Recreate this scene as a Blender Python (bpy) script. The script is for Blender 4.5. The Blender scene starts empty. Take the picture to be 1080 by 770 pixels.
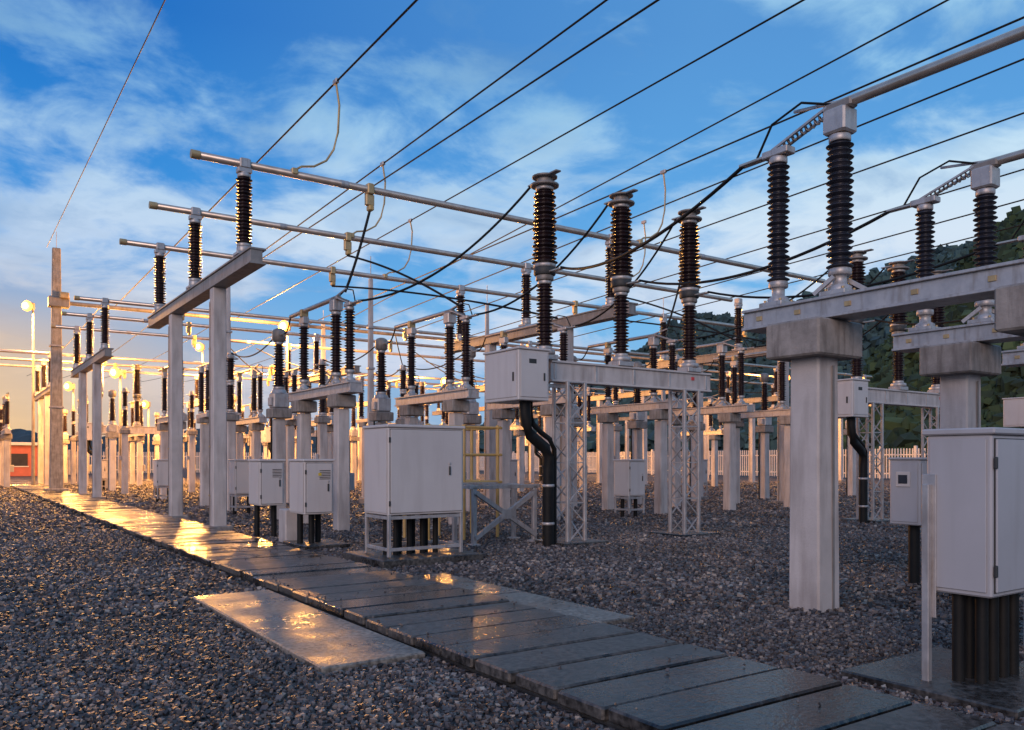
import bpy, math, random
import numpy as np
from mathutils import Vector, Matrix, noise
random.seed(7); np.random.seed(7)
D=bpy.data; S=bpy.context.scene
LAMPCOL=(1.0,0.43,0.09)

# ---------------------------------------------------------------- materials
def newmat(name):
    m=D.materials.new(name); m.use_nodes=True
    nt=m.node_tree; b=nt.nodes['Principled BSDF']
    return m,nt,b
def N(nt,t,**kw):
    n=nt.nodes.new(t)
    for k,v in kw.items(): setattr(n,k,v)
    return n
def ramp(nt,stops,interp='LINEAR'):
    r=N(nt,'ShaderNodeValToRGB'); cr=r.color_ramp; cr.interpolation=interp
    while len(cr.elements)<len(stops): cr.elements.new(0.5)
    for e,(p,c) in zip(cr.elements,stops):
        e.position=p; e.color=(c[0],c[1],c[2],1) if not isinstance(c,(int,float)) else (c,c,c,1)
    return r
def surf(name,c1,c2,scale=3,rough=(.5,.7),metal=0,bump=.15,bscale=60,dirt=None,damt=.8,dst=(2.2,2.2,.35),spec=.5,dlo=.50):
    m,nt,b=newmat(name); L=nt.links.new
    g=N(nt,'ShaderNodeNewGeometry')
    n1=N(nt,'ShaderNodeTexNoise'); n1.inputs['Scale'].default_value=scale; n1.inputs['Detail'].default_value=6; n1.inputs['Roughness'].default_value=.6
    L(g.outputs['Position'],n1.inputs['Vector'])
    r=ramp(nt,[(.32,c1),(.68,c2)]); L(n1.outputs['Fac'],r.inputs['Fac'])
    col=r.outputs['Color']
    if dirt:
        n3=N(nt,'ShaderNodeTexNoise'); n3.inputs['Scale'].default_value=scale*1.3; n3.inputs['Detail'].default_value=6
        mp2=N(nt,'ShaderNodeMapping'); mp2.inputs['Scale'].default_value=dst; L(g.outputs['Position'],mp2.inputs['Vector']); L(mp2.outputs[0],n3.inputs['Vector'])
        rr=ramp(nt,[(dlo,0.0),(.78,damt)]); L(n3.outputs['Fac'],rr.inputs['Fac'])
        mx=N(nt,'ShaderNodeMixRGB'); L(rr.outputs['Color'],mx.inputs['Fac']); L(col,mx.inputs[1]); mx.inputs[2].default_value=(*dirt,1)
        col=mx.outputs[0]
    L(col,b.inputs['Base Color'])
    rg=N(nt,'ShaderNodeMapRange'); rg.inputs['To Min'].default_value=rough[0]; rg.inputs['To Max'].default_value=rough[1]
    L(n1.outputs['Fac'],rg.inputs['Value']); L(rg.outputs[0],b.inputs['Roughness'])
    b.inputs['Metallic'].default_value=metal; b.inputs['Specular IOR Level'].default_value=spec
    if bump>.06:
        n2=N(nt,'ShaderNodeTexNoise'); n2.inputs['Scale'].default_value=bscale; n2.inputs['Detail'].default_value=3
        L(g.outputs['Position'],n2.inputs['Vector'])
        bp=N(nt,'ShaderNodeBump'); bp.inputs['Strength'].default_value=bump; bp.inputs['Distance'].default_value=.01
        L(n2.outputs['Fac'],bp.inputs['Height']); L(bp.outputs[0],b.inputs['Normal'])
    return m
CONC=surf('concrete_post',(.43,.39,.38),(.54,.49,.475),2.2,(.6,.85),0,.4,50,dirt=(.24,.20,.185),damt=.85,dlo=.46)
CAPM=surf('concrete_cap',(.20,.178,.165),(.33,.295,.275),5,(.7,.9),0,.5,40,dirt=(.11,.09,.08),damt=.9,dlo=.46)
BEAM=surf('weathered_steel_beam',(.19,.17,.16),(.30,.27,.255),3,(.45,.65),.3,.2,40,dirt=(.13,.10,.08))
GALV=surf('galvanised_steel',(.36,.335,.34),(.50,.47,.465),6,(.35,.55),.45,.1,80,dirt=(.24,.19,.16))
ALU=surf('aluminium_tube',(.44,.36,.30),(.58,.50,.44),5,(.25,.42),.7,.05,80)  # warm tint paints in the gold light the busbars catch underneath
PAINT=surf('cabinet_paint',(.50,.46,.455),(.55,.51,.50),.9,(.36,.48),0,.03,120,dirt=(.39,.345,.33),damt=.5,dst=(5,5,.6))
PAINT2=surf('cabinet_paint_grey',(.37,.36,.38),(.42,.405,.43),.9,(.36,.48),0,.03,120,dirt=(.29,.27,.27),damt=.5,dst=(6,6,.6))
PORC=surf('brown_porcelain',(.014,.007,.009),(.026,.012,.014),4,(.2,.32),0,.03,30,spec=.42)
PORG=surf('grey_porcelain',(.014,.015,.024),(.027,.027,.04),4,(.28,.42),0,.03,30,spec=.42)
BLK=surf('black_rubber',(.006,.006,.007),(.012,.012,.012),6,(.5,.7),0,.1,60,spec=.22)
DARK=surf('dark_seam',(.02,.02,.022),(.04,.04,.04),6,(.5,.7),0,.03,60)
YEL=surf('yellow_pipe_paint',(.42,.26,.08),(.52,.36,.13),4,(.35,.5),0,.05,60,dirt=(.30,.22,.12))
RUST=surf('rusty_clamp',(.38,.26,.13),(.52,.38,.20),8,(.4,.6),.4,.2,80)
BRICK=surf('red_painted_wall',(.30,.07,.05),(.40,.10,.07),2,(.6,.8),0,.3,30)
WHITE=surf('fence_paint',(.46,.42,.41),(.56,.515,.50),2,(.6,.8),0,.2,40)
SIGNR=surf('sign_red',(.5,.03,.03),(.6,.04,.04),2,(.4,.5))
SIGNY=surf('sign_yellow',(.6,.42,.03),(.65,.46,.04),2,(.4,.5))
GLASS=surf('meter_glass',(.02,.02,.03),(.03,.03,.04),2,(.05,.1))
def slabmat(name,base,dry,lo,hi):
    m,nt,b=newmat(name); L=nt.links.new
    g=N(nt,'ShaderNodeNewGeometry')
    n1=N(nt,'ShaderNodeTexNoise'); n1.inputs['Scale'].default_value=1.1; n1.inputs['Detail'].default_value=7; n1.inputs['Roughness'].default_value=.62
    L(g.outputs['Position'],n1.inputs['Vector'])
    n2=N(nt,'ShaderNodeTexNoise'); n2.inputs['Scale'].default_value=22; n2.inputs['Detail'].default_value=8
    L(g.outputs['Position'],n2.inputs['Vector'])
    ad=N(nt,'ShaderNodeMath',operation='MULTIPLY_ADD'); L(g.outputs['Random Per Island'],ad.inputs[0]); ad.inputs[1].default_value=.26; L(n1.outputs['Fac'],ad.inputs[2])
    ad2=N(nt,'ShaderNodeMath',operation='MULTIPLY_ADD'); L(n2.outputs['Fac'],ad2.inputs[0]); ad2.inputs[1].default_value=.22; L(ad.outputs[0],ad2.inputs[2])
    wet=ramp(nt,[(.64,0.0),(.86,1.0)]); L(ad2.outputs[0],wet.inputs['Fac'])
    mx=N(nt,'ShaderNodeMixRGB'); L(wet.outputs['Color'],mx.inputs['Fac']); mx.inputs[1].default_value=(*base,1); mx.inputs[2].default_value=(*dry,1)
    sp=ramp(nt,[(.35,.45),(.65,1.25)]); L(n2.outputs['Fac'],sp.inputs['Fac'])
    mu=N(nt,'ShaderNodeMixRGB',blend_type='MULTIPLY'); mu.inputs['Fac'].default_value=1; L(mx.outputs[0],mu.inputs[1]); L(sp.outputs['Color'],mu.inputs[2])
    L(mu.outputs[0],b.inputs['Base Color'])
    rg=N(nt,'ShaderNodeMapRange'); L(wet.outputs['Color'],rg.inputs['Value']); rg.inputs['To Min'].default_value=lo; rg.inputs['To Max'].default_value=hi
    L(rg.outputs[0],b.inputs['Roughness']); b.inputs['Specular IOR Level'].default_value=.5
    n3=N(nt,'ShaderNodeTexNoise'); n3.inputs['Scale'].default_value=30; n3.inputs['Detail'].default_value=7; L(g.outputs['Position'],n3.inputs['Vector'])
    n4=N(nt,'ShaderNodeTexNoise'); n4.inputs['Scale'].default_value=3; n4.inputs['Detail'].default_value=2; L(g.outputs['Position'],n4.inputs['Vector'])
    hm=N(nt,'ShaderNodeMath',operation='MULTIPLY_ADD'); L(n4.outputs['Fac'],hm.inputs[0]); hm.inputs[1].default_value=1.6; L(n3.outputs['Fac'],hm.inputs[2])
    bp=N(nt,'ShaderNodeBump'); bp.inputs['Strength'].default_value=.5; bp.inputs['Distance'].default_value=.01
    L(hm.outputs[0],bp.inputs['Height']); L(bp.outputs[0],b.inputs['Normal'])
    return m
SLAB=slabmat('wet_concrete_slab',(.018,.017,.017),(.085,.076,.070),.10,.5)
SLABL=slabmat('wet_light_slab',(.11,.098,.09),(.25,.22,.19),.2,.6)
def gravelmat(name,island):
    m,nt,b=newmat(name); L=nt.links.new
    g=N(nt,'ShaderNodeNewGeometry')
    if island:
        fac=g.outputs['Random Per Island']
    else:
        v=N(nt,'ShaderNodeTexVoronoi'); v.inputs['Scale'].default_value=14; L(g.outputs['Position'],v.inputs['Vector'])
        sx=N(nt,'ShaderNodeSeparateColor'); L(v.outputs['Color'],sx.inputs[0]); fac=sx.outputs[0]
        bp=N(nt,'ShaderNodeBump'); bp.inputs['Strength'].default_value=1; bp.inputs['Distance'].default_value=.06; bp.invert=True
        L(v.outputs['Distance'],bp.inputs['Height']); L(bp.outputs[0],b.inputs['Normal'])
    k=1.0 if island else .72
    r=ramp(nt,[(0,tuple(k*q for q in (.022,.018,.020))),(.35,tuple(k*q for q in (.060,.050,.052))),(.7,tuple(k*q for q in (.110,.092,.091))),(.93,tuple(k*q for q in (.21,.175,.16))),(1,tuple(k*q for q in (.36,.30,.25)))]); L(fac,r.inputs['Fac'])
    n=N(nt,'ShaderNodeTexNoise'); n.inputs['Scale'].default_value=.45; n.inputs['Detail'].default_value=5; L(g.outputs['Position'],n.inputs['Vector'])
    rr=ramp(nt,[(.35,.65),(.65,1.25)]); L(n.outputs['Fac'],rr.inputs['Fac'])
    mu=N(nt,'ShaderNodeMixRGB',blend_type='MULTIPLY'); mu.inputs['Fac'].default_value=1; L(r.outputs['Color'],mu.inputs[1]); L(rr.outputs['Color'],mu.inputs[2])
    L(mu.outputs[0],b.inputs['Base Color']); b.inputs['Roughness'].default_value=.5 if island else .75
    return m
GRAV=gravelmat('gravel_bed',False); STONE=gravelmat('gravel_stone',True)
def emis(name,col,s):
    m,nt,b=newmat(name); b.inputs['Emission Color'].default_value=(*col,1); b.inputs['Emission Strength'].default_value=s; b.inputs['Base Color'].default_value=(*[q*.1 for q in col],1)
    return m
BULB=emis('sodium_bulb',(1,.40,.06),3.4); BULBC=emis('sodium_bulb_core',(1,.62,.22),9)

# ---------------------------------------------------------------- mesh builder
class MB:
    def __init__(s): s.v=[];s.f=[];s.m=[];s.s=[];s.mats=[]
    def add(s,vs,fs,mat,smooth=False):
        if mat not in s.mats: s.mats.append(mat)
        k=s.mats.index(mat); o=len(s.v); s.v+= [tuple(p) for p in vs]
        for f in fs: s.f.append([i+o for i in f]); s.m.append(k); s.s.append(smooth)
    def box(s,c,sz,mat,ch=.008,axis=2,top=1.0):
        i,j,k={2:(0,1,2),0:(1,2,0),1:(2,0,1)}[axis]
        h=[q/2 for q in sz]; ch=min(ch,min(h)*.6)
        vs=[]
        for zz,ins,sc in ((-h[k],ch,1),(-h[k]+ch,0,1),(h[k]-ch,0,top),(h[k],ch,top)):
            a,b=(h[i]-ins)*sc,(h[j]-ins)*sc
            for (p,q) in ((a-ch,-b),(a,-b+ch),(a,b-ch),(a-ch,b),(-a+ch,b),(-a,b-ch),(-a,-b+ch),(-a+ch,-b)):
                t=[0,0,0]; t[i]=c[i]+p; t[j]=c[j]+q; t[k]=c[k]+zz; vs.append(t)
        fs=[list(range(7,-1,-1)),list(range(24,32))]
        for r in range(3):
            for n in range(8): fs.append([r*8+n,r*8+(n+1)%8,(r+1)*8+(n+1)%8,(r+1)*8+n])
        s.add(vs,fs,mat)
    def bx(s,x0,x1,y0,y1,z0,z1,mat,ch=.008,axis=2):
        s.box(((x0+x1)/2,(y0+y1)/2,(z0+z1)/2),(abs(x1-x0),abs(y1-y0),abs(z1-z0)),mat,ch,axis)
    def tube(s,pts,r,mat,seg=8,cap=True,smooth=True):
        pts=[Vector(p) for p in pts]; n=len(pts); vs=[];fs=[]
        for q,p in enumerate(pts):
            t=(pts[min(q+1,n-1)]-pts[max(q-1,0)]).normalized()
            up=Vector((0,0,1)) if abs(t.z)<.93 else Vector((0,1,0))
            a=t.cross(up).normalized(); b=a.cross(t)
            rr=r[q] if isinstance(r,(list,tuple)) else r
            for e in range(seg):
                w=2*math.pi*(e+.5)/seg; vs.append(p+a*rr*math.cos(w)+b*rr*math.sin(w))
        for q in range(n-1):
            for e in range(seg): fs.append([q*seg+e,(q+1)*seg+e,(q+1)*seg+(e+1)%seg,q*seg+(e+1)%seg])
        s.add(vs,fs,mat,smooth)
        if cap: s.add(vs[:seg]+vs[-seg:],[list(range(seg)),list(range(2*seg-1,seg-1,-1))],mat)
    def bar(s,p0,p1,r,mat): s.tube([p0,p1],r,mat,4,True,False)
    def lathe(s,c,prof,mat,seg=16,smooth=True):
        vs=[];fs=[]
        for (r,z) in prof:
            for e in range(seg):
                w=2*math.pi*e/seg; vs.append((c[0]+r*math.cos(w),c[1]+r*math.sin(w),c[2]+z))
        for q in range(len(prof)-1):
            for e in range(seg): fs.append([q*seg+e,q*seg+(e+1)%seg,(q+1)*seg+(e+1)%seg,(q+1)*seg+e])
        s.add(vs,fs,mat,smooth)
        s.add(vs[:seg]+vs[-seg:],[list(range(seg-1,-1,-1)),list(range(seg,2*seg))],mat)
    def disc(s,c,r,h,mat,seg=16): s.lathe(c,[(r*.94,0),(r,h*.15),(r,h*.85),(r*.94,h)],mat,seg)
    def insul(s,x,y,z0,z1,R,mat=None,pitch=.07,r2=None):
        mat=mat or PORC; r2=r2 or R
        s.disc((x,y,z0),R*.85,.07,GALV); s.disc((x,y,z1-.07),r2*.8,.07,GALV)
        a,b=z0+.07,z1-.07; n=max(4,round((b-a)/pitch)); p=(b-a)/n; prof=[]
        for i in range(n):
            t=i/n; RR=R+(r2-R)*t; RR*= (1 if i%2==0 else .9); co=RR*.62; z=a-z0+i*p
            prof+= [(co,z),(RR*.97,z+p*.28),(RR,z+p*.36),(RR*.93,z+p*.46),(co,z+p*.8)]
        prof.append((prof[-1][0],b-z0))
        s.lathe((x,y,z0),prof,mat,18)
    def lattice(s,x,y,z0,z1,w,mat,n=7):
        h=w/2
        for sx in(-1,1):
            for sy in(-1,1):
                s.box((x+sx*h,y+sy*h,(z0+z1)/2),(.06,.06,z1-z0),mat,.005)
        dz=(z1-z0)/n
        cs=[(-h,-h),(h,-h),(h,h),(-h,h)]
        for q in range(n):
            for e in range(4):
                a,b=cs[e],cs[(e+1)%4]
                if q%2: a,b=b,a
                s.bar((x+a[0],y+a[1],z0+q*dz),(x+b[0],y+b[1],z0+(q+1)*dz),.016,mat)
                if q%2: s.bar((x+a[0],y+a[1],z0+(q+1)*dz),(x+b[0],y+b[1],z0+(q+1)*dz),.015,mat)
        s.box((x,y,z0+.02),(w+.25,w+.25,.03),mat,.004)
    def mesh(s,name):
        me=D.meshes.new(name); me.from_pydata(s.v,[],s.f)
        for m in s.mats: me.materials.append(m)
        me.polygons.foreach_set('material_index',s.m); me.polygons.foreach_set('use_smooth',s.s); me.update()
        return me
def put(name,me,loc=(0,0,0),rot=0,sc=1):
    if isinstance(me,MB): me=me.mesh(name)
    o=D.objects.new(name,me); S.collection.objects.link(o); o.location=loc; o.rotation_euler=(0,0,rot)
    o.scale=(sc,sc,sc) if not isinstance(sc,tuple) else sc
    return o
def curve(p0,p1,sag,n=18,side=0):
    out=[]
    for i in range(n+1):
        t=i/n; k=4*t*(1-t)
        out.append((p0[0]+(p1[0]-p0[0])*t+side*k,p0[1]+(p1[1]-p0[1])*t,p0[2]+(p1[2]-p0[2])*t-sag*k))
    return out
def cable(name,p0,p1,sag,r=.02,mat=None,n=18,side=0):
    m=MB(); m.tube(curve(p0,p1,sag,n,side),r,mat or BLK,8); return put(name,m)

# ---------------------------------------------------------------- ground
def sheet(name,x0,x1,y0,y1,z,mat):
    m=MB(); m.add([(x0,y0,z),(x1,y0,z),(x1,y1,z),(x0,y1,z)],[[0,1,2,3]],mat); return put(name,m)
GRASS=surf('grass_ground',(.03,.05,.02),(.07,.09,.04),.3,(.8,.95),0,.8,8)
sheet('ground',-1500,1500,-1500,1500,-.01,GRASS)
sheet('gravel_yard',-45,78,-45,112,0,GRAV)

PX0,PX1=3.25,4.93
m=MB(); y=-7.0
while y<75:
    j=random.uniform(-.011,.011); w=.455
    m.box(((PX0+PX1)/2+random.uniform(-.02,.02),y+w/2,.075+j),(PX1-PX0,w,.09),SLAB,.014)
    y+=w+.034
m.bx(PX0+.04,PX0+.14,-7,75,-.05,.03,DARK); m.bx(PX1-.14,PX1-.04,-7,75,-.05,.03,DARK); m.bx(PX0+.15,PX1-.15,-7,75,-.05,.005,DARK)
put('cable_trench_path',m)
pads=[(PX0,PX1,-7,75)]
def pad(name,x0,x1,y0,y1,h,mat,parts=1):
    m=MB()
    L=(y1-y0)/parts
    for i in range(parts): m.bx(x0,x1,y0+i*L+.004,y0+(i+1)*L-.004,-.04,h+(i%2)*.003,mat,.012)
    pads.append((x0,x1,y0,y1)); return put(name,m)
pad('concrete_slab',2.32,3.2,5.85,9.75,.055,SLABL,1)
pad('concrete_slab',4.99,5.62,6.0,9.8,.055,SLABL,2)
pad('concrete_slab',5.42,6.75,2.4,3.62,.06,SLAB,1)
pad('concrete_slab',5.3,7.05,11.0,12.5,.12,SLAB,1)
pad('concrete_slab',5.25,6.1,14.0,15.2,.08,SLAB,1)

def scatter(name,P,mat,zj,flat=.8):
    """P: n x 4 (x,y,z,size) -> one mesh of irregular faceted lumps"""
    n=len(P)
    cube=np.array([(-1,-1,-1),(1,-1,-1),(1,1,-1),(-1,1,-1),(-1,-1,1),(1,-1,1),(1,1,1),(-1,1,1)],float)
    V=cube[None]*np.random.uniform(.45,1.1,(n,8,3))
    V*=np.random.uniform(.6,1.15,(n,1,3))
    th=np.random.uniform(0,6.28,n); ph=np.random.uniform(-flat,flat,n)
    c,s_=np.cos(ph)[:,None],np.sin(ph)[:,None]
    yy=V[:,:,1]*c-V[:,:,2]*s_; zz=V[:,:,1]*s_+V[:,:,2]*c
    c,s_=np.cos(th)[:,None],np.sin(th)[:,None]
    xx=V[:,:,0]*c-yy*s_; y2=V[:,:,0]*s_+yy*c
    V=np.stack([xx,y2,zz],2)*P[:,3][:,None,None]
    V+=P[:,:3][:,None,:]; V[:,:,2]+=np.random.uniform(zj[0],zj[1],n)[:,None]
    F=np.array([(3,2,1,0),(4,5,6,7),(0,1,5,4),(1,2,6,5),(2,3,7,6),(3,0,4,7)])
    Fs=(F[None]+(np.arange(n)*8)[:,None,None]).reshape(-1)
    me=D.meshes.new(name); me.vertices.add(n*8); me.vertices.foreach_set('co',V.reshape(-1))
    me.loops.add(len(Fs)); me.loops.foreach_set('vertex_index',Fs)
    me.polygons.add(n*6); me.polygons.foreach_set('loop_start',np.arange(n*6)*4); me.polygons.foreach_set('loop_total',np.full(n*6,4))
    me.polygons.foreach_set('use_smooth',np.zeros(n*6,bool))
    me.update(); me.validate(); me.materials.append(mat); return put(name,me)
def ring(r0,r1,dens,smin,smax):
    A=math.radians(100)/2*(r1*r1-r0*r0); n=int(A*dens)
    r=np.sqrt(np.random.uniform(r0*r0,r1*r1,n)); a=np.random.uniform(-math.radians(50),math.radians(50),n)+math.radians(34.6)
    return np.stack([r*np.sin(a),r*np.cos(a),np.zeros(n),np.random.uniform(smin,smax,n)],1)
P=np.concatenate([ring(3.0,9,1000,.011,.023),ring(9,20,270,.018,.034),ring(20,34,70,.03,.05),ring(34,60,18,.04,.07)])
keep=np.ones(len(P),bool)
for (x0,x1,y0,y1) in pads: keep&=~((P[:,0]>x0-.01)&(P[:,0]<x1+.01)&(P[:,1]>y0-.01)&(P[:,1]<y1+.01))
P=P[keep]
n=160; K=np.stack([np.random.uniform(PX0,PX1,n),np.random.uniform(3,16,n),np.full(n,.125),np.random.uniform(.007,.014,n)],1)
edge=np.random.rand(n)<.7; K[edge,0]=np.where(np.random.rand(edge.sum())<.5,PX0+np.random.rand(edge.sum())*.12,PX1-np.random.rand(edge.sum())*.12)
scatter('gravel',np.concatenate([P,K]),STONE,(.002,.012))

# ---------------------------------------------------------------- busbar gantry (beam runs along y)
def gantry():
    m=MB()
    for y in (-2.05,2.05):
        m.box((0,y,2.72),(.31,.33,5.48),CONC,.02,2,.94)
        m.box((0,y,.05),(.55,.55,.14),CAPM,.02)
    m.bx(-.17,.17,-4.9,4.9,5.46,5.5,BEAM,.004,1); m.bx(-.17,.17,-4.9,4.9,5.74,5.78,BEAM,.004,1); m.bx(-.14,.10,-4.88,4.88,5.5,5.74,BEAM,.004,1)
    for y in (-4,0,4):
        m.box((0,y,5.82),(.36,.36,.06),GALV,.005)
        m.disc((0,y,5.85),.15,.12,GALV); m.insul(0,y,5.97,7.47,.17)
        m.box((0,y,7.54),(.28,.2,.1),GALV,.01); m.disc((0,y,7.46),.11,.05,GALV)
    for y in (-2.05,2.05):
        m.box((-.168,y+.08,2.6),(.008,.035,5.1),BEAM,.001)
        for zz in (.8,1.9,3.0,4.1): m.box((-.172,y+.08,zz),(.01,.08,.04),RUST,.002)
    return m.mesh('busbar_gantry')
GAN=gantry()
BZ=7.68
YG=[21.1,38.8,58.0]
for yi,yc in enumerate(YG):
    for k in range(-2 if yi>1 else 0,6):
        if yi==0 and k>2: continue
        put('busbar_gantry',GAN,(5.1+10*k,yc,0))
    for dy in (-4,0,4):
        m=MB(); x0=4.1 if yi<2 else -20; x1=24.7+ (6 if dy==4 else 0) if yi==0 else 56
        m.tube([(x0-.01,yc+dy,BZ),(x0,yc+dy,BZ),(x1,yc+dy,BZ)],[.06,.078,.078],ALU,14)
        m.tube([(x0-.05,yc+dy,BZ),(x0+.12,yc+dy,BZ)],.088,RUST,14)
        for xx in np.arange(x0+3.1,x1-1,5.7): m.tube([(xx,yc+dy,BZ),(xx+.18,yc+dy,BZ)],.086,GALV,14)
        for k in range(0,6):
            if 5.1+10*k<x1+1: m.box((5.1+10*k,yc+dy,BZ),(.22,.24,.2),GALV,.02)
        for k in range(0,3 if yi==0 else 5):
            cx=7.9+1.2*((dy+4)/4)*1.0+10*k
            if cx<x1:
                m.box((cx,yc+dy,BZ),(.16,.22,.24),RUST,.02); m.box((cx,yc+dy,BZ-.24),(.2,.12,.26),RUST,.02); m.box((cx+.02,yc+dy,BZ-.42),(.12,.18,.12),YEL,.02)
        put('busbar_tube',m)

# ---------------------------------------------------------------- disconnector switch (pair at +y end)
def disconnector(front):
    P=PORG if front else PORC
    pw,cx_,cy_,ch_=(.38,.78,.66,.38) if front else (.30,.5,.5,.28)
    m=MB()
    for y in (0,-2.35):
        m.box((0,y,1.36),(pw,pw,2.78),CONC,.02,2,.93)
        m.box((0,y,3.06-ch_/2),(cx_,cy_,ch_),CAPM,.02)
        m.box((.06,y-pw/2-.004,1.3),(.035,.008,2.6),BEAM,.001)
    m.bx(-.19,.19,-3.0,.82,3.07,3.1,GALV,.004,1); m.bx(-.19,.19,-3.0,.82,3.27,3.3,GALV,.004,1); m.bx(-.15,-.12,-3.0,.82,3.1,3.27,GALV,.003,1); m.bx(.12,.15,-3.0,.82,3.1,3.27,GALV,.003,1)
    for y in (.6,.1,-.5,-1.2,-1.9,-2.7): m.box((-.157,y,3.185),(.012,.07,.05),RUST,.002); 
    m.bx(-.12,.12,.795,.81,3.1,3.27,GALV,.003)
    for y,r in ((.46,.125),(-.31,.14),(-2.35,.13)):
        m.box((0,y,3.33),(.3,.3,.05),GALV,.006)
        m.lathe((0,y,3.35),[(.12,0),(.12,.05),(.07,.08),(.07,.16),(.11,.2)],GALV,12)
        m.insul(0,y,3.52,4.98,r,P,.062)
        for sx in (-.1,.1):
            for sy in (-.1,.1): m.disc((sx,y+sy,3.355),.016,.03,RUST,6)
    m.bar((-.1,-.31,3.5),(-.14,-.1,3.34),.03,GALV); m.bar((.1,-.31,3.5),(.14,-.55,3.34),.03,GALV)
    if not front:
        m.tube([(-.2,-.31,3.2),(-.2,-.31,1.2)],.022,GALV,8); m.box((-.25,-.2,1.1),(.2,.26,.4),PAINT2,.01)
    m.box((0,.46,5.03),(.16,.34,.08),GALV,.01); m.box((0,.78,5.03),(.1,.4,.03),ALU,.005)
    m.box((0,-.31,5.12),(.24,.26,.26),GALV,.02); m.box((0,-.31,5.28),(.14,.34,.1),BEAM,.02)
    for s in (-.06,.06): m.bar((s,.5,5.06),(s,-.2,5.3),.018,GALV)
    pts=[(.035*math.cos(i*1.1),.4-.6*i/60,5.1+.16*i/60+.035*math.sin(i*1.1)) for i in range(61)]
    m.tube(pts,.011,BEAM,5)
    m.tube([(0,-.2,5.3),(0,-2.5,5.3),(0,-3.3,5.3)],[.055,.055,.05],ALU,14)
    m.box((0,-2.35,5.06),(.16,.3,.18),GALV,.02); m.box((0,-2.35,5.24),(.2,.12,.2),RUST,.02)
    m.bar((0,-.3,5.34),(0,.25,5.42),.02,GALV)
    m.tube([(-.03,-.3,5.3),(-.08,.1,5.45),(-.06,.5,5.35),(0,.75,5.06)],.014,BLK,6)
    return m.mesh('disconnector_switch')
DISG=disconnector(True); DISB=disconnector(False)
for x in (7.7,10.75,13.8,17.7,20.75): put('disconnector_switch',DISG,(x,5.45,0))

# ---------------------------------------------------------------- circuit breaker
def breaker():
    m=MB()
    m.bx(.1,4.45,-.14,.14,3.07,3.11,WHITE,.004,0); m.bx(.1,4.45,-.14,.14,3.43,3.47,WHITE,.004,0); m.bx(.1,4.45,-.10,.10,3.11,3.43,CONC,.004,0)
    for x in (.2,1.2,2.2,3.2,4.3): m.box((x,-.105,3.27),(.05,.02,.3),GALV,.003); 
    m.box((3.9,-.104,3.33),(.09,.012,.07),SIGNR,.002)
    m.lattice(.62,0,.02,3.07,.42,GALV,8); m.lattice(3.75,0,.02,3.07,.42,GALV,8)
    for x in (0.03,1.95,3.9):
        m.box((x,0,3.52),(.4,.34,.1),GALV,.01); m.disc((x,0,3.57),.2,.09,GALV)
        m.insul(x,0,3.66,4.96,.165,PORC,.065)
        m.disc((x,0,4.96),.17,.1,BEAM); m.disc((x,0,5.06),.21,.14,DARK)
        m.insul(x,0,5.2,6.72,.25,PORC,.075,.215)
        m.disc((x,0,6.72),.27,.05,BEAM); m.disc((x,0,6.77),.15,.12,BEAM); m.disc((x,0,6.88),.24,.04,BEAM)
        m.box((x,-.32,5.1),(.1,.4,.03),ALU,.004); m.box((x,.28,6.86),(.1,.4,.03),ALU,.004)
        m.box((x-.02,-.3,6.9),(.12,.3,.03),BEAM,.004)
    x0,x1,y0,y1=-.92,-.25,-.5,.6
    m.bx(x0,x1,y0,y1,2.66,3.56,PAINT,.012); m.bx(x0-.03,x1+.03,y0-.03,y1+.03,3.56,3.6,PAINT,.01)
    m.bx(x0+.04,x1-.04,y0-.015,y0-.002,2.72,3.5,PAINT,.006); m.bx(x0-.015,x0-.002,y0+.05,y1-.05,2.72,3.5,PAINT,.006)
    m.bx(x0-.03,x0-.012,y0+.12,y0+.16,3.0,3.16,DARK,.004); m.bx(x1-.13,x1-.1,y0-.03,y0-.012,3.02,3.16,DARK,.004)
    m.bx(x0+.22,x0+.38,y0-.019,y0-.014,3.32,3.4,DARK,.001)
    m.bar((x1,0,3.0),(.5,0,3.0),.05,GALV); m.bar((x1,.1,3.3),(.4,.1,3.3),.04,GALV)
    m.tube([(-.6,-.25,2.7),(-.6,-.25,2.45),(-.58,-.25,2.25),(-.48,-.25,2.05),(-.3,-.25,1.92),(-.15,-.25,1.82),(-.08,-.25,1.65),(-.08,-.25,1.4),(-.08,-.25,0)],.105,BLK,14)
    m.tube([(-.45,-.2,2.7),(-.45,-.2,2.45),(-.38,-.2,2.25),(-.2,-.2,2.1),(-.0,-.2,1.98),(.1,-.2,1.8),(.1,-.2,1.5),(.1,-.2,0)],.05,BLK,10)
    for z in (.4,1.1): m.disc((-.08,-.25,z),.12,.05,GALV)
    m.tube([(-.3,.1,3.57),(-.1,.05,3.62),(.03,0,3.6)],.05,GALV,8)
    m.bx(.1,1.2,-.5,.5,-.03,.06,SLAB,.015); m.bx(3.2,4.3,-.5,.5,-.03,.06,SLAB,.015)
    return m.mesh('circuit_breaker')
CB=breaker()
for k in range(0,3): put('circuit_breaker',CB,(9.27+10*k,12.4,0))
for k in range(-1,4): put('circuit_breaker',CB,(7.0+10*k,50.0,0),0)

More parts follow.
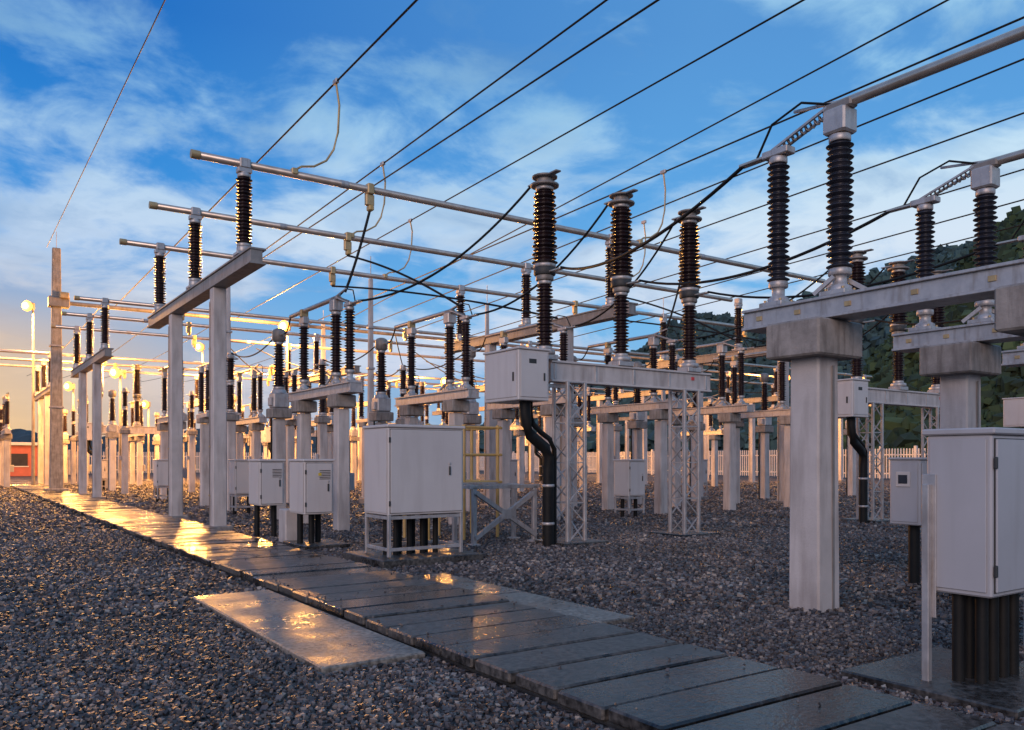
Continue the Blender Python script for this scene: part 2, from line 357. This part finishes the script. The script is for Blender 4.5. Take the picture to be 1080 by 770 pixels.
# ---------------------------------------------------------------- other apparatus
def ctrans():
    m=MB(); m.box((0,0,1.33),(.30,.30,2.72),CONC,.02,2,.93); m.box((0,0,2.84),(.55,.5,.26),CAPM,.02)
    m.box((0,0,3.18),(.42,.42,.40),GALV,.03); m.box((-.24,0,3.15),(.06,.22,.22),PAINT2,.01)
    m.lathe((0,0,3.38),[(.21,0),(.18,.08),(.16,.1)],GALV); m.insul(0,0,3.48,4.75,.18,PORC,.07,.14)
    m.lathe((0,0,4.75),[(.13,0),(.18,.05),(.18,.28),(.14,.33),(.07,.36)],BEAM,18)
    m.tube([(0,-.36,4.92),(0,.36,4.92)],.035,ALU,10)
    m.tube([(-.16,.14,.0),(-.16,.14,2.9)],.025,BLK,8)
    return m.mesh('current_transformer')
def arrester():
    m=MB(); m.box((0,0,1.4),(.28,.28,2.86),CONC,.02,2,.93); m.box((0,0,2.92),(.42,.42,.2),CAPM,.02)
    m.box((0,0,3.06),(.36,.36,.05),GALV,.005); m.insul(0,0,3.1,4.0,.14); m.insul(0,0,4.02,4.86,.14)
    ring_=[(.22*math.cos(i*math.pi/10),.22*math.sin(i*math.pi/10),4.76) for i in range(21)]
    m.tube(ring_,.015,ALU,6,False); 
    for a in (0,2.1,4.2): m.bar((.22*math.cos(a),.22*math.sin(a),4.76),(0,0,4.93),.01,ALU)
    m.disc((0,0,4.86),.09,.09,GALV); m.box((-.2,0,1.7),(.1,.14,.18),PAINT2,.01); m.tube([(-.2,0,1.8),(-.2,0,3.05)],.012,BLK,6)
    return m.mesh('surge_arrester')
def insulstand():
    m=MB(); m.box((0,0,1.4),(.28,.28,2.86),CONC,.02,2,.93); m.box((0,0,2.94),(.45,.45,.18),CAPM,.02)
    m.bx(-.12,.12,-.7,.7,3.04,3.18,GALV,.01,1)
    for y in (-.45,.45):
        m.insul(0,y,3.2,4.7,.125); m.box((0,y,4.76),(.16,.24,.12),GALV,.02)
    m.tube([(0,-.9,4.85),(0,.9,4.85)],.04,ALU,10)
    return m.mesh('post_insulator_stand')
CT,SA,IS=ctrans(),arrester(),insulstand()
for k in range(0,4):
    for p in range(3):
        x=7.4+3.0*p+10*k
        if k<2: put('disconnector_switch',DISB,(x,17.5,0),math.pi)
        if k<3: put('current_transformer',CT,(x,21.7,0))
        if k<2 or p==1: put('surge_arrester',SA,(x,26.2,0))
        if k<1: put('post_insulator_stand',IS,(x,29.3,0))
        if k<2 or p==0: put('disconnector_switch',DISB,(x,33.2,0),math.pi)
for k in range(-2,4):
    for p in range(3):
        x=7.0+3.0*p+10*k
        if x>4:
            if k<3: put('current_transformer',CT,(x,45.5,0))
            if k<2: put('surge_arrester',SA,(x,42.0,0))
        if k<2: put('disconnector_switch',DISB,(x,55,0),math.pi)
        if k<3: put('current_transformer',CT,(x,65,0))
        if k<2: put('surge_arrester',SA,(x,60.5,0)); put('post_insulator_stand',IS,(x,71,0))

# ---------------------------------------------------------------- masts, high beam
def mast(h,w=.5):
    m=MB(); m.box((0,0,h/2),(w,w*.7,h),CONC if w<.5 else CAPM,.03,2,.6); m.box((0,0,.1),(w+.4,w+.4,.25),CAPM,.03)
    for z in (h*.35,h*.6,h*.78): m.box((0,0,z),(w*1.02,w*.75,.08),GALV,.01)
    m.tube([(0,0,h),(0,0,h+.8)],.015,GALV,6)
    return m
m=mast(11.8,.6); m.box((.1,0,9.2),(.9,.6,.5),BEAM,.03); m.box((.3,-.35,9.5),(.4,.25,.3),RUST,.03)
TM=m.mesh('concrete_pole'); TM2=mast(9.4,.36).mesh('concrete_pole')
put('concrete_pole',TM,(4.5,45.2,0))
for x in (18,32,46): put('concrete_pole',TM2,(x,45.2,0))
m=MB(); m.tube([(4.5,45.2,9.2),(52,45.2,9.2)],.1,BEAM,10); put('steel_cross_beam',m)
LM=mast(8.2,.26).mesh('lightning_mast')
for p in ((12.8,27.6),(19.0,29.4),(8.8,31.5),(27,27),(2,70)): put('lightning_mast',LM,(p[0],p[1],0),0,1 if p[0]>5 else 1.2)

# ---------------------------------------------------------------- overhead wires
def wire(x,z0,z1,y0=45.2,y1=-30,r=.02,sag=.05,name='overhead_wire'):
    m=MB(); m.tube(curve((x,y0,z0),(x,y1,z1),sag,60),r,BLK,6); put(name,m)
for x,z in ((7.1,11.0),(10.15,11.3),(10.15,9.9),(13.1,11.1),(17.1,11.0),(20.1,12.2),(23.1,12.2),(27.1,12),(30.1,12),(33.1,12),(18.6,15)):
    wire(x,9.3,z,r=.022 if x<16 else .026)
wire(4.1,11.8,12.4,r=.014,sag=.1)
for x in (6.5,9.5,12.5,16.5,19.5):
    m=MB(); m.tube(curve((x,45.2,9.3),(x,90,9.5),.5,20),.02,BLK,6); put('overhead_wire',m)
for k in range(2):
    for i,(xw,yb,zw) in enumerate(((7.1,17.1,9.9),(10.15,21.1,9.9),(13.1,25.1,9.75))):
        xw+=10*k
        m=MB(); b=(xw-.95,yb,BZ+.08)
        m.tube([(xw,yb,zw),(xw+.08,yb,9.4),(xw+.05,yb,8.8),(xw-.05,yb,8.4),(xw-.22,yb,8.12),(xw-.5,yb,7.94),(xw-.78,yb,7.88),b],.024,RUST,8)
        m.box((xw,yb,zw),(.08,.2,.1),GALV,.01); m.box((xw-.95,yb,BZ+.05),(.14,.2,.14),RUST,.02)
        put('dropper_conductor',m)
for k in range(3):
    for p in range(3):
        xb=9.3+1.95*p+10*k
        xf=7.7+3.05*p+10*k; xd=7.4+3*p+10*k
        if k<2: cable('jumper_cable',(xf,6.4,5.03),(xb,11.9,5.12),.42,.024,side=-.15)
        if k<2: cable('jumper_cable',(xb,12.8,6.87),(xd,16.65,5.05),.5,.024)
        if k<2: cable('jumper_cable',(xd,20.8,5.3),(xd,21.3,4.92),.12,.02)
        cable('jumper_cable',(xd,22.1,4.92),(xd,26.2,4.95),.3,.02)
        if k<1: cable('jumper_cable',(xd,26.2,4.95),(xd,28.4,4.85),.25,.02)
        yb=(17.1,21.1,25.1)[p]; cx=7.9+1.2*p+10*k
        if k<2:
            cable('jumper_cable',(cx,yb,BZ-.5),(xd,17.3,5.35),-.15 if p else .1,.03)
            cable('jumper_cable',(xd,33.7,5.3),(xd,34.8+4*p,BZ-.3),.1,.025)

# ---------------------------------------------------------------- cabinets
def cabinet(name,x0,x1,y0,y1,z0,z1,paint,legs=None,pipes=0,louv=False,handle_x=.8,plate=False,pr=None):
    m=MB()
    m.bx(x0,x1,y0,y1,z0,z1-.03,paint,.012)
    m.bx(x0-.025,x1+.025,y0-.03,y1+.025,z1-.03,z1+.015,paint,.01)
    m.bx(x0+.03,x1-.03,y0-.004,y0-.001,z0+.03,z1-.055,DARK,.001)
    m.bx(x0+.036,x1-.036,y0-.02,y0-.005,z0+.036,z1-.062,paint,.006)
    m.bx(x0-.014,x0-.003,y0+.03,y1-.03,z0+.035,z1-.06,paint,.005)
    hx=x0+(x1-x0)*handle_x; zm=(z0+z1)/2
    m.bx(hx-.014,hx+.014,y0-.038,y0-.018,zm-.08,zm+.06,DARK,.005); m.box((hx,y0-.026,zm+.1),(.035,.014,.035),GALV,.004)
    for zz in (z0+.18,z1-.22): m.bx(x0+.005,x0+.034,y0-.028,y0-.012,zz-.04,zz+.04,DARK,.004)
    if plate:
        m.bx(x0+.42*(x1-x0),x0+.42*(x1-x0)+.1,y0-.026,y0-.019,z1-.3,z1-.22,WHITE,.001); m.bx(x0+.42*(x1-x0)+.02,x0+.42*(x1-x0)+.08,y0-.0285,y0-.0262,z1-.285,z1-.235,SIGNY,.0005)
    if louv:
        for i in range(6):
            zz=z1-.2-.03*i; m.bx(x0+.5*(x1-x0),x1-.12*(x1-x0),y0-.028,y0-.018,zz,zz+.012,DARK,.003)
    if legs=='frame':
        for x in (x0+.03,x1-.03):
            for y in (y0+.03,y1-.03): m.box((x,y,(z0+.1)/2+.03),(.05,.05,z0-.1),GALV,.004)
        for z in (z0-.04,.24):
            m.bx(x0+.01,x1-.01,y0+.01,y0+.05,z-.025,z+.025,GALV,.004,0); m.bx(x0+.01,x0+.05,y0+.06,y1-.06,z-.025,z+.025,GALV,.004,1)
            m.bx(x1-.05,x1-.01,y0+.06,y1-.06,z-.025,z+.025,GALV,.004,1); m.bx(x0+.01,x1-.01,y1-.05,y1-.01,z-.025,z+.025,GALV,.004,0)
    for i in range(pipes):
        px=x0+(x1-x0)*(.15+.62*i/max(1,pipes-1)); py=(y0+y1)/2+(-.06 if i%2 else .06)
        m.tube([(px,py,0),(px,py,z0+.02)],pr or (.055 if pipes<7 else .045),BLK,12)
    return put(name,m)
cabinet('control_cabinet',5.5,6.82,11.25,12.1,.76,2.12,PAINT,'frame',8)
cabinet('control_cabinet',5.71,6.55,2.69,3.13,.68,1.8,PAINT2,None,8,pr=.042)
m=MB(); m.box((5.66,3.1,.73),(.05,.05,1.4),GALV,.004); m.box((5.69,3.1,1.0),(.012,.1,1.0),GALV,.003); put('steel_bracket_post',m)
m=MB(); x0,x1,y0,y1=9.98,10.52,5.55,5.95
m.bx(x0,x1,y0,y1,.78,1.6,PAINT2,.012); m.bx(x0-.02,x1+.02,y0-.03,y1+.02,1.6,1.63,PAINT2,.008); m.bx(x0-.012,x0-.002,y0+.03,y1-.03,.82,1.56,PAINT2,.004)
m.bx(x0+.03,x1-.03,y0-.014,y0-.002,.82,1.56,PAINT2,.005)
m.bx(x0-.026,x0-.012,y0+.12,y0+.30,1.26,1.45,WHITE,.004); m.bx(x0-.031,x0-.025,y0+.15,y0+.27,1.30,1.41,GLASS,.002)
m.tube([(10.2,5.75,.8),(10.2,5.75,0)],.07,BLK,12); put('meter_box',m)
cabinet('control_cabinet',5.3,5.85,14.2,14.95,.62,1.6,PAINT,None,3,louv=True,plate=True)
cabinet('control_cabinet',5.2,5.7,16.4,17.1,.68,1.6,PAINT,None,2,louv=True)
m=MB(); m.box((5.5,15.45,.32),(.35,.4,.68),CONC,.02); put('concrete_block',m)
for (x,y) in ((6.9,24.0),(6.6,33),(15.3,16.6),(16.2,24),(6.4,47),(26,24)): cabinet('control_cabinet',x,x+.6,y,y+.6,.6,1.6,PAINT,'frame',2)

m=MB(); y=12.9; xa,xb=8.05,9.42
for yy in (y,y+.7):
    for x in (xa,xb): m.box((x,yy,.55),(.08,.08,1.08),GALV,.005); m.box((x,yy,.03),(.2,.2,.04),GALV,.004)
    m.bx(xa-.1,xb+.1,yy-.04,yy+.04,1.06,1.13,GALV,.005,0)
m.bar((xa,y-.03,.15),(xb,y-.03,1.0),.055,GALV); m.bar((xb,y-.05,.15),(xa,y-.05,1.0),.055,GALV)
m.box(((xa+xb)/2,y-.08,.58),(.24,.02,.18),GALV,.004)
for x in (xa,xb): m.bx(x-.03,x+.03,y+.04,y+.66,1.06,1.12,GALV,.004,1)
put('braced_steel_stand',m)
m=MB()
for x in (7.7,8.5,9.3):
    for yy in (14.0,15.0): m.tube([(x,yy,0),(x,yy,2.3)],.035,YEL,8)
for z in (1.15,1.7,2.25):
    for yy in (14.0,15.0): m.tube([(7.6,yy,z),(9.4,yy,z)],.03,YEL,8)
    for x in (7.7,9.3): m.tube([(x,13.9,z),(x,15.1,z)],.03,YEL,8)
m.bx(7.65,9.35,13.95,15.05,1.12,1.15,GALV,.004)
put('access_platform',m)

# ---------------------------------------------------------------- lamps
def lampmesh(h):
    m=MB(); m.tube([(0,0,0),(0,0,h*.5),(0,0,h)],[.11,.08,.055],BEAM,12); m.disc((0,0,0),.22,.06,GALV)
    m.tube([(0,0,h),(0,-.12,h+.16),(0,-.3,h+.22)],.05,BEAM,8)
    m.box((0,-.34,h+.24),(.5,.3,.42),BEAM,.04)
    m.lathe((0,-.62,h+.22),[(.02,-.34),(.19,-.26),(.29,-.1),(.29,.05),(.18,.24),(.02,.32)],BULB,16)
    m.lathe((0,-.80,h+.20),[(.02,-.2),(.12,-.14),(.17,0),(.12,.14),(.02,.2)],BULBC,12)
    return m
for (x,y,h,p) in ((4.5,57.6,10.6,18000),(14.9,42.4,8.3,13000),(15.5,62,9.5,10000),(19,56.5,7.6,12000),(50.3,38.2,7.3,5000),(59,68.7,5.8,3000),(10.3,84,10.5,6000),(30,52,7,6000),(2.5,75,9.5,5000),(8.5,52.5,6.4,5000),(13,68,5.6,4000),(7.4,64,6.4,4000),(24,66,6.5,3500),(36,60,5.5,3000),(48,76,6,2500)):
    e=put('street_lamp',lampmesh(h),(x,y,0),-math.radians(34.6))
    l=D.lights.new('lamp_glow','POINT'); l.energy=p; l.color=LAMPCOL; l.shadow_soft_size=.3
    lo=D.objects.new('lamp_glow',l); S.collection.objects.link(lo); lo.parent=e; lo.location=(0,-1.35,h+.15)

# ---------------------------------------------------------------- fence, building
def fence(name,p0,p1):
    m=MB(); p0=Vector(p0);p1=Vector(p1); L=(p1-p0).length; d=(p1-p0)/L; ax=0 if abs(d.x)>.5 else 1
    c=(p0+p1)/2
    for z in (.5,2.0):
        sz=[.06,.06,.1]; sz[ax]=L; m.box((c.x,c.y,z),sz,WHITE,.01,ax)
    n=int(L/.24)
    for i in range(n):
        p=p0+d*(i*.24+.1); big=(i%12==0)
        if big: m.box((p.x,p.y,1.35),(.22,.22,2.7),WHITE,.02)
        else: m.box((p.x,p.y,1.3),(.11,.11,2.4),WHITE,.03)
    put(name,m)
fence('palisade_fence',(62,-20,0),(62,100,0)); fence('palisade_fence',(-35,100,0),(61.8,100,0))
m=MB(); m.bx(-6,8,93,98,0,3,BRICK,.03); m.bx(-6.4,8.4,92.6,98.4,3.0,3.3,WHITE,.03)
for i in range(5): m.bx(-5+i*2.6,-3.6+i*2.6,92.93,93.0,1.0,2.2,GLASS,.01); m.bx(-5.1+i*2.6,-3.5+i*2.6,92.9,92.98,.9,1.0,WHITE,.01)
put('control_building',m)

# ---------------------------------------------------------------- forested hills
def hillmat(name,a,b_,c,island=False):
    m,nt,b=newmat(name); L=nt.links.new
    g=N(nt,'ShaderNodeNewGeometry'); n=N(nt,'ShaderNodeTexNoise'); n.inputs['Scale'].default_value=.12; n.inputs['Detail'].default_value=8; n.inputs['Roughness'].default_value=.7
    L(g.outputs['Position'],n.inputs['Vector']); f=n.outputs['Fac']
    if island:
        q=N(nt,'ShaderNodeMath',operation='MULTIPLY_ADD'); L(g.outputs['Random Per Island'],q.inputs[0]); q.inputs[1].default_value=.3
        q2=N(nt,'ShaderNodeMath',operation='SUBTRACT'); L(f,q2.inputs[0]); q2.inputs[1].default_value=.15; L(q2.outputs[0],q.inputs[2]); f=q.outputs[0]
    r=ramp(nt,[(.32,a),(.52,b_),(.7,c)]); L(f,r.inputs['Fac']); L(r.outputs['Color'],b.inputs['Base Color']); b.inputs['Roughness'].default_value=.9
    return m
def hill(name,prof,r0,r1,mat,amp,na=420,nr=90,trees=0,tsz=(1.5,3),tmat=None):
    V=[];F=[]
    a0,a1=prof[0][0],prof[-1][0]
    def pt(u,t):
        el=float(np.interp(u,[p[0] for p in prof],[p[1] for p in prof]))
        ang=math.radians(34.6)+math.atan(u); r=r0+(r1-r0)*t
        h=el*r1*math.sin(min(1,t*1.15)*math.pi/2)**1.3
        x,y=r*math.sin(ang),r*math.cos(ang)
        q=noise.noise(Vector((x*.02,y*.02,3)))*amp*2.5+noise.noise(Vector((x*.09,y*.09,1)))*amp*.9
        return (x,y,-1+h+q*min(1,t*4)*(1 if el>.01 else .3))
    for i in range(na):
        for j in range(nr): V.append(pt(a0+(a1-a0)*i/(na-1),j/(nr-1)))
    for i in range(na-1):
        for j in range(nr-1):
            k=i*nr+j; F.append((k,k+nr,k+nr+1,k+1))
    m=D.meshes.new(name); m.from_pydata(V,[],F); m.materials.append(mat); m.update(); put(name,m)
    if trees:
        T=[]
        for i in range(trees):
            u=random.uniform(a0+.01,a1); t=random.uniform(.03,1)**.8
            p=pt(u,t); s=random.uniform(*tsz)
            for q in range(5): T.append((p[0]+random.gauss(0,s*.55),p[1]+random.gauss(0,s*.55),p[2]+s*.4*q*.7+random.uniform(0,s*.6),s*random.uniform(.3,.62)))
        scatter('forest_trees',np.array(T),tmat,(0,.3),1.5)
hill('forest_hill',[(-.1,.0),(.02,.04),(.12,.085),(.22,.125),(.32,.15),(.42,.165),(.5,.175),(.6,.19),(.8,.2),(1.2,.2)],230,560,hillmat('hazed_far_forest',(.02,.04,.05),(.035,.065,.075),(.05,.09,.095)),5,trees=15000,tsz=(2.2,4.2),tmat=hillmat('hazed_far_trees',(.022,.045,.05),(.04,.08,.085),(.065,.12,.11),True))  # distance haze painted in: hill and tree greens are mixed bluish
hill('forest_hill',[(.36,0),(.42,.06),(.48,.13),(.54,.18),(.6,.225),(.68,.26),(.9,.3),(1.3,.3)],110,230,hillmat('near_forest',(.008,.016,.009),(.015,.03,.013),(.022,.045,.017)),3.5,300,70,trees=17000,tsz=(1.0,2.2),tmat=hillmat('near_trees',(.010,.024,.014),(.026,.052,.023),(.055,.09,.035),True))
hill('forest_hill',[(-1.5,.02),(-1,.03),(-.6,.022),(-.35,.03),(-.1,.02),(.2,.02)],300,600,hillmat('hazed_far_ridge',(.02,.035,.045),(.035,.055,.065),(.05,.07,.08)),4,300,50)  # ridge colours blued to stand in for haze over distance

# ---------------------------------------------------------------- world
w=D.worlds.new('World'); S.world=w; w.use_nodes=True; nt=w.node_tree; L=nt.links.new
bg=nt.nodes['Background']
tc=N(nt,'ShaderNodeTexCoord'); sep=N(nt,'ShaderNodeSeparateXYZ'); L(tc.outputs['Generated'],sep.inputs[0])
def M(op,a,b=None,c=None,clamp=False):
    n=N(nt,'ShaderNodeMath',operation=op); n.use_clamp=clamp
    for i,q in enumerate((a,b,c)):
        if q is None: continue
        if isinstance(q,(int,float)): n.inputs[i].default_value=q
        else: L(q,n.inputs[i])
    return n.outputs[0]
def mixc(f,a,b,bt='MIX'):
    n=N(nt,'ShaderNodeMixRGB',blend_type=bt)
    for i,q in enumerate((f,a,b)):
        if isinstance(q,(int,float)): n.inputs[i].default_value=q
        elif isinstance(q,tuple): n.inputs[i].default_value=(*q,1)
        else: L(q,n.inputs[i])
    return n.outputs[0]
z=sep.outputs['Z']; zc=M('MAXIMUM',z,0.0)
dn=M('ADD',zc,.16)
cx=N(nt,'ShaderNodeCombineXYZ'); L(M('DIVIDE',sep.outputs['X'],dn),cx.inputs[0]); L(M('DIVIDE',sep.outputs['Y'],dn),cx.inputs[1])
def wn(scale,detail,rough,dist,off):
    mp=N(nt,'ShaderNodeMapping'); mp.inputs['Location'].default_value=off; L(cx.outputs[0],mp.inputs['Vector'])
    n=N(nt,'ShaderNodeTexNoise'); n.inputs['Scale'].default_value=scale; n.inputs['Detail'].default_value=detail; n.inputs['Roughness'].default_value=rough; n.inputs['Distortion'].default_value=dist
    L(mp.outputs[0],n.inputs['Vector']); return n.outputs['Fac']
n1=wn(1.15,8,.52,.5,(5.3,1.7,0)); n2=wn(2.9,9,.6,.4,(8,2,0)); 
base=ramp(nt,[(0,(.22,.28,.44)),(.05,(.30,.44,.68)),(.16,(.13,.42,.82)),(.30,(.03,.27,.74)),(.45,(.008,.16,.58)),(1,(.02,.12,.4))]); L(zc,base.inputs['Fac'])
ccol=ramp(nt,[(0,(.42,.46,.60)),(.10,(.72,.76,.90)),(.24,(.78,.88,.98)),(.40,(.48,.80,.98)),(1,(.3,.5,.8))]); L(zc,ccol.inputs['Fac'])
xr=M('MULTIPLY_ADD',sep.outputs['X'],1.9,-.25,True)
sky=mixc(M('MULTIPLY',xr,.34),base.outputs['Color'],(.26,.62,.93))
mk=ramp(nt,[(.45,0.0),(.585,1.0)],'EASE'); L(M('MULTIPLY_ADD',n2,.38,M('MULTIPLY',n1,.66)),mk.inputs['Fac'])
rgt=M('MULTIPLY_ADD',sep.outputs['X'],.6,.45,True)
mask=M('MULTIPLY',mk.outputs['Color'],M('MULTIPLY_ADD',rgt,.40,.50),clamp=True)
sky=mixc(mask,sky,ccol.outputs['Color'])
dk=ramp(nt,[(.52,0.0),(.70,.5)]); L(n2,dk.inputs['Fac'])
sky=mixc(dk.outputs['Color'],sky,(.13,.32,.62))
vd=N(nt,'ShaderNodeVectorMath',operation='DOT_PRODUCT'); L(tc.outputs['Generated'],vd.inputs[0]); vd.inputs[1].default_value=Vector((-.02,1,.06)).normalized()
gl=M('POWER',M('MAXIMUM',vd.outputs['Value'],0.0),26)
low=ramp(nt,[(0,1.0),(.09,.8),(.24,0.0)],'EASE'); L(zc,low.inputs['Fac'])
sky=mixc(M('MULTIPLY',M('MULTIPLY',gl,low.outputs['Color']),.95),sky,(1.0,.62,.26))
nish=N(nt,'ShaderNodeTexSky'); nish.sky_type='NISHITA'; nish.sun_disc=False; nish.sun_elevation=math.radians(17); nish.sun_rotation=math.radians(242)
sky=mixc(.005,sky,nish.outputs[0],'ADD')
gr=ramp(nt,[(.495,1.0),(.5,0.0)]); L(M('MULTIPLY_ADD',z,.5,.5),gr.inputs['Fac'])
sky=mixc(gr.outputs['Color'],sky,(.06,.06,.07))
L(sky,bg.inputs['Color']); bg.inputs['Strength'].default_value=.93

sd=D.lights.new('sun','SUN'); sd.energy=1.5; sd.angle=math.radians(30); sd.color=(1,.73,.60)
so=D.objects.new('sun',sd); S.collection.objects.link(so)
dirv=Vector((.80,.58,-.30)); so.rotation_euler=dirv.to_track_quat('-Z','Y').to_euler()

cd=D.cameras.new('camera'); co=D.objects.new('camera',cd); S.collection.objects.link(co)
co.location=(0,0,1.6); co.rotation_euler=(math.radians(90),0,-math.radians(34.6))
cd.sensor_width=36; cd.lens=29; cd.shift_y=100/1080; cd.clip_end=4000; cd.clip_start=.05
S.camera=co
S.view_settings.view_transform='Standard'; S.view_settings.look='None'; S.view_settings.exposure=0
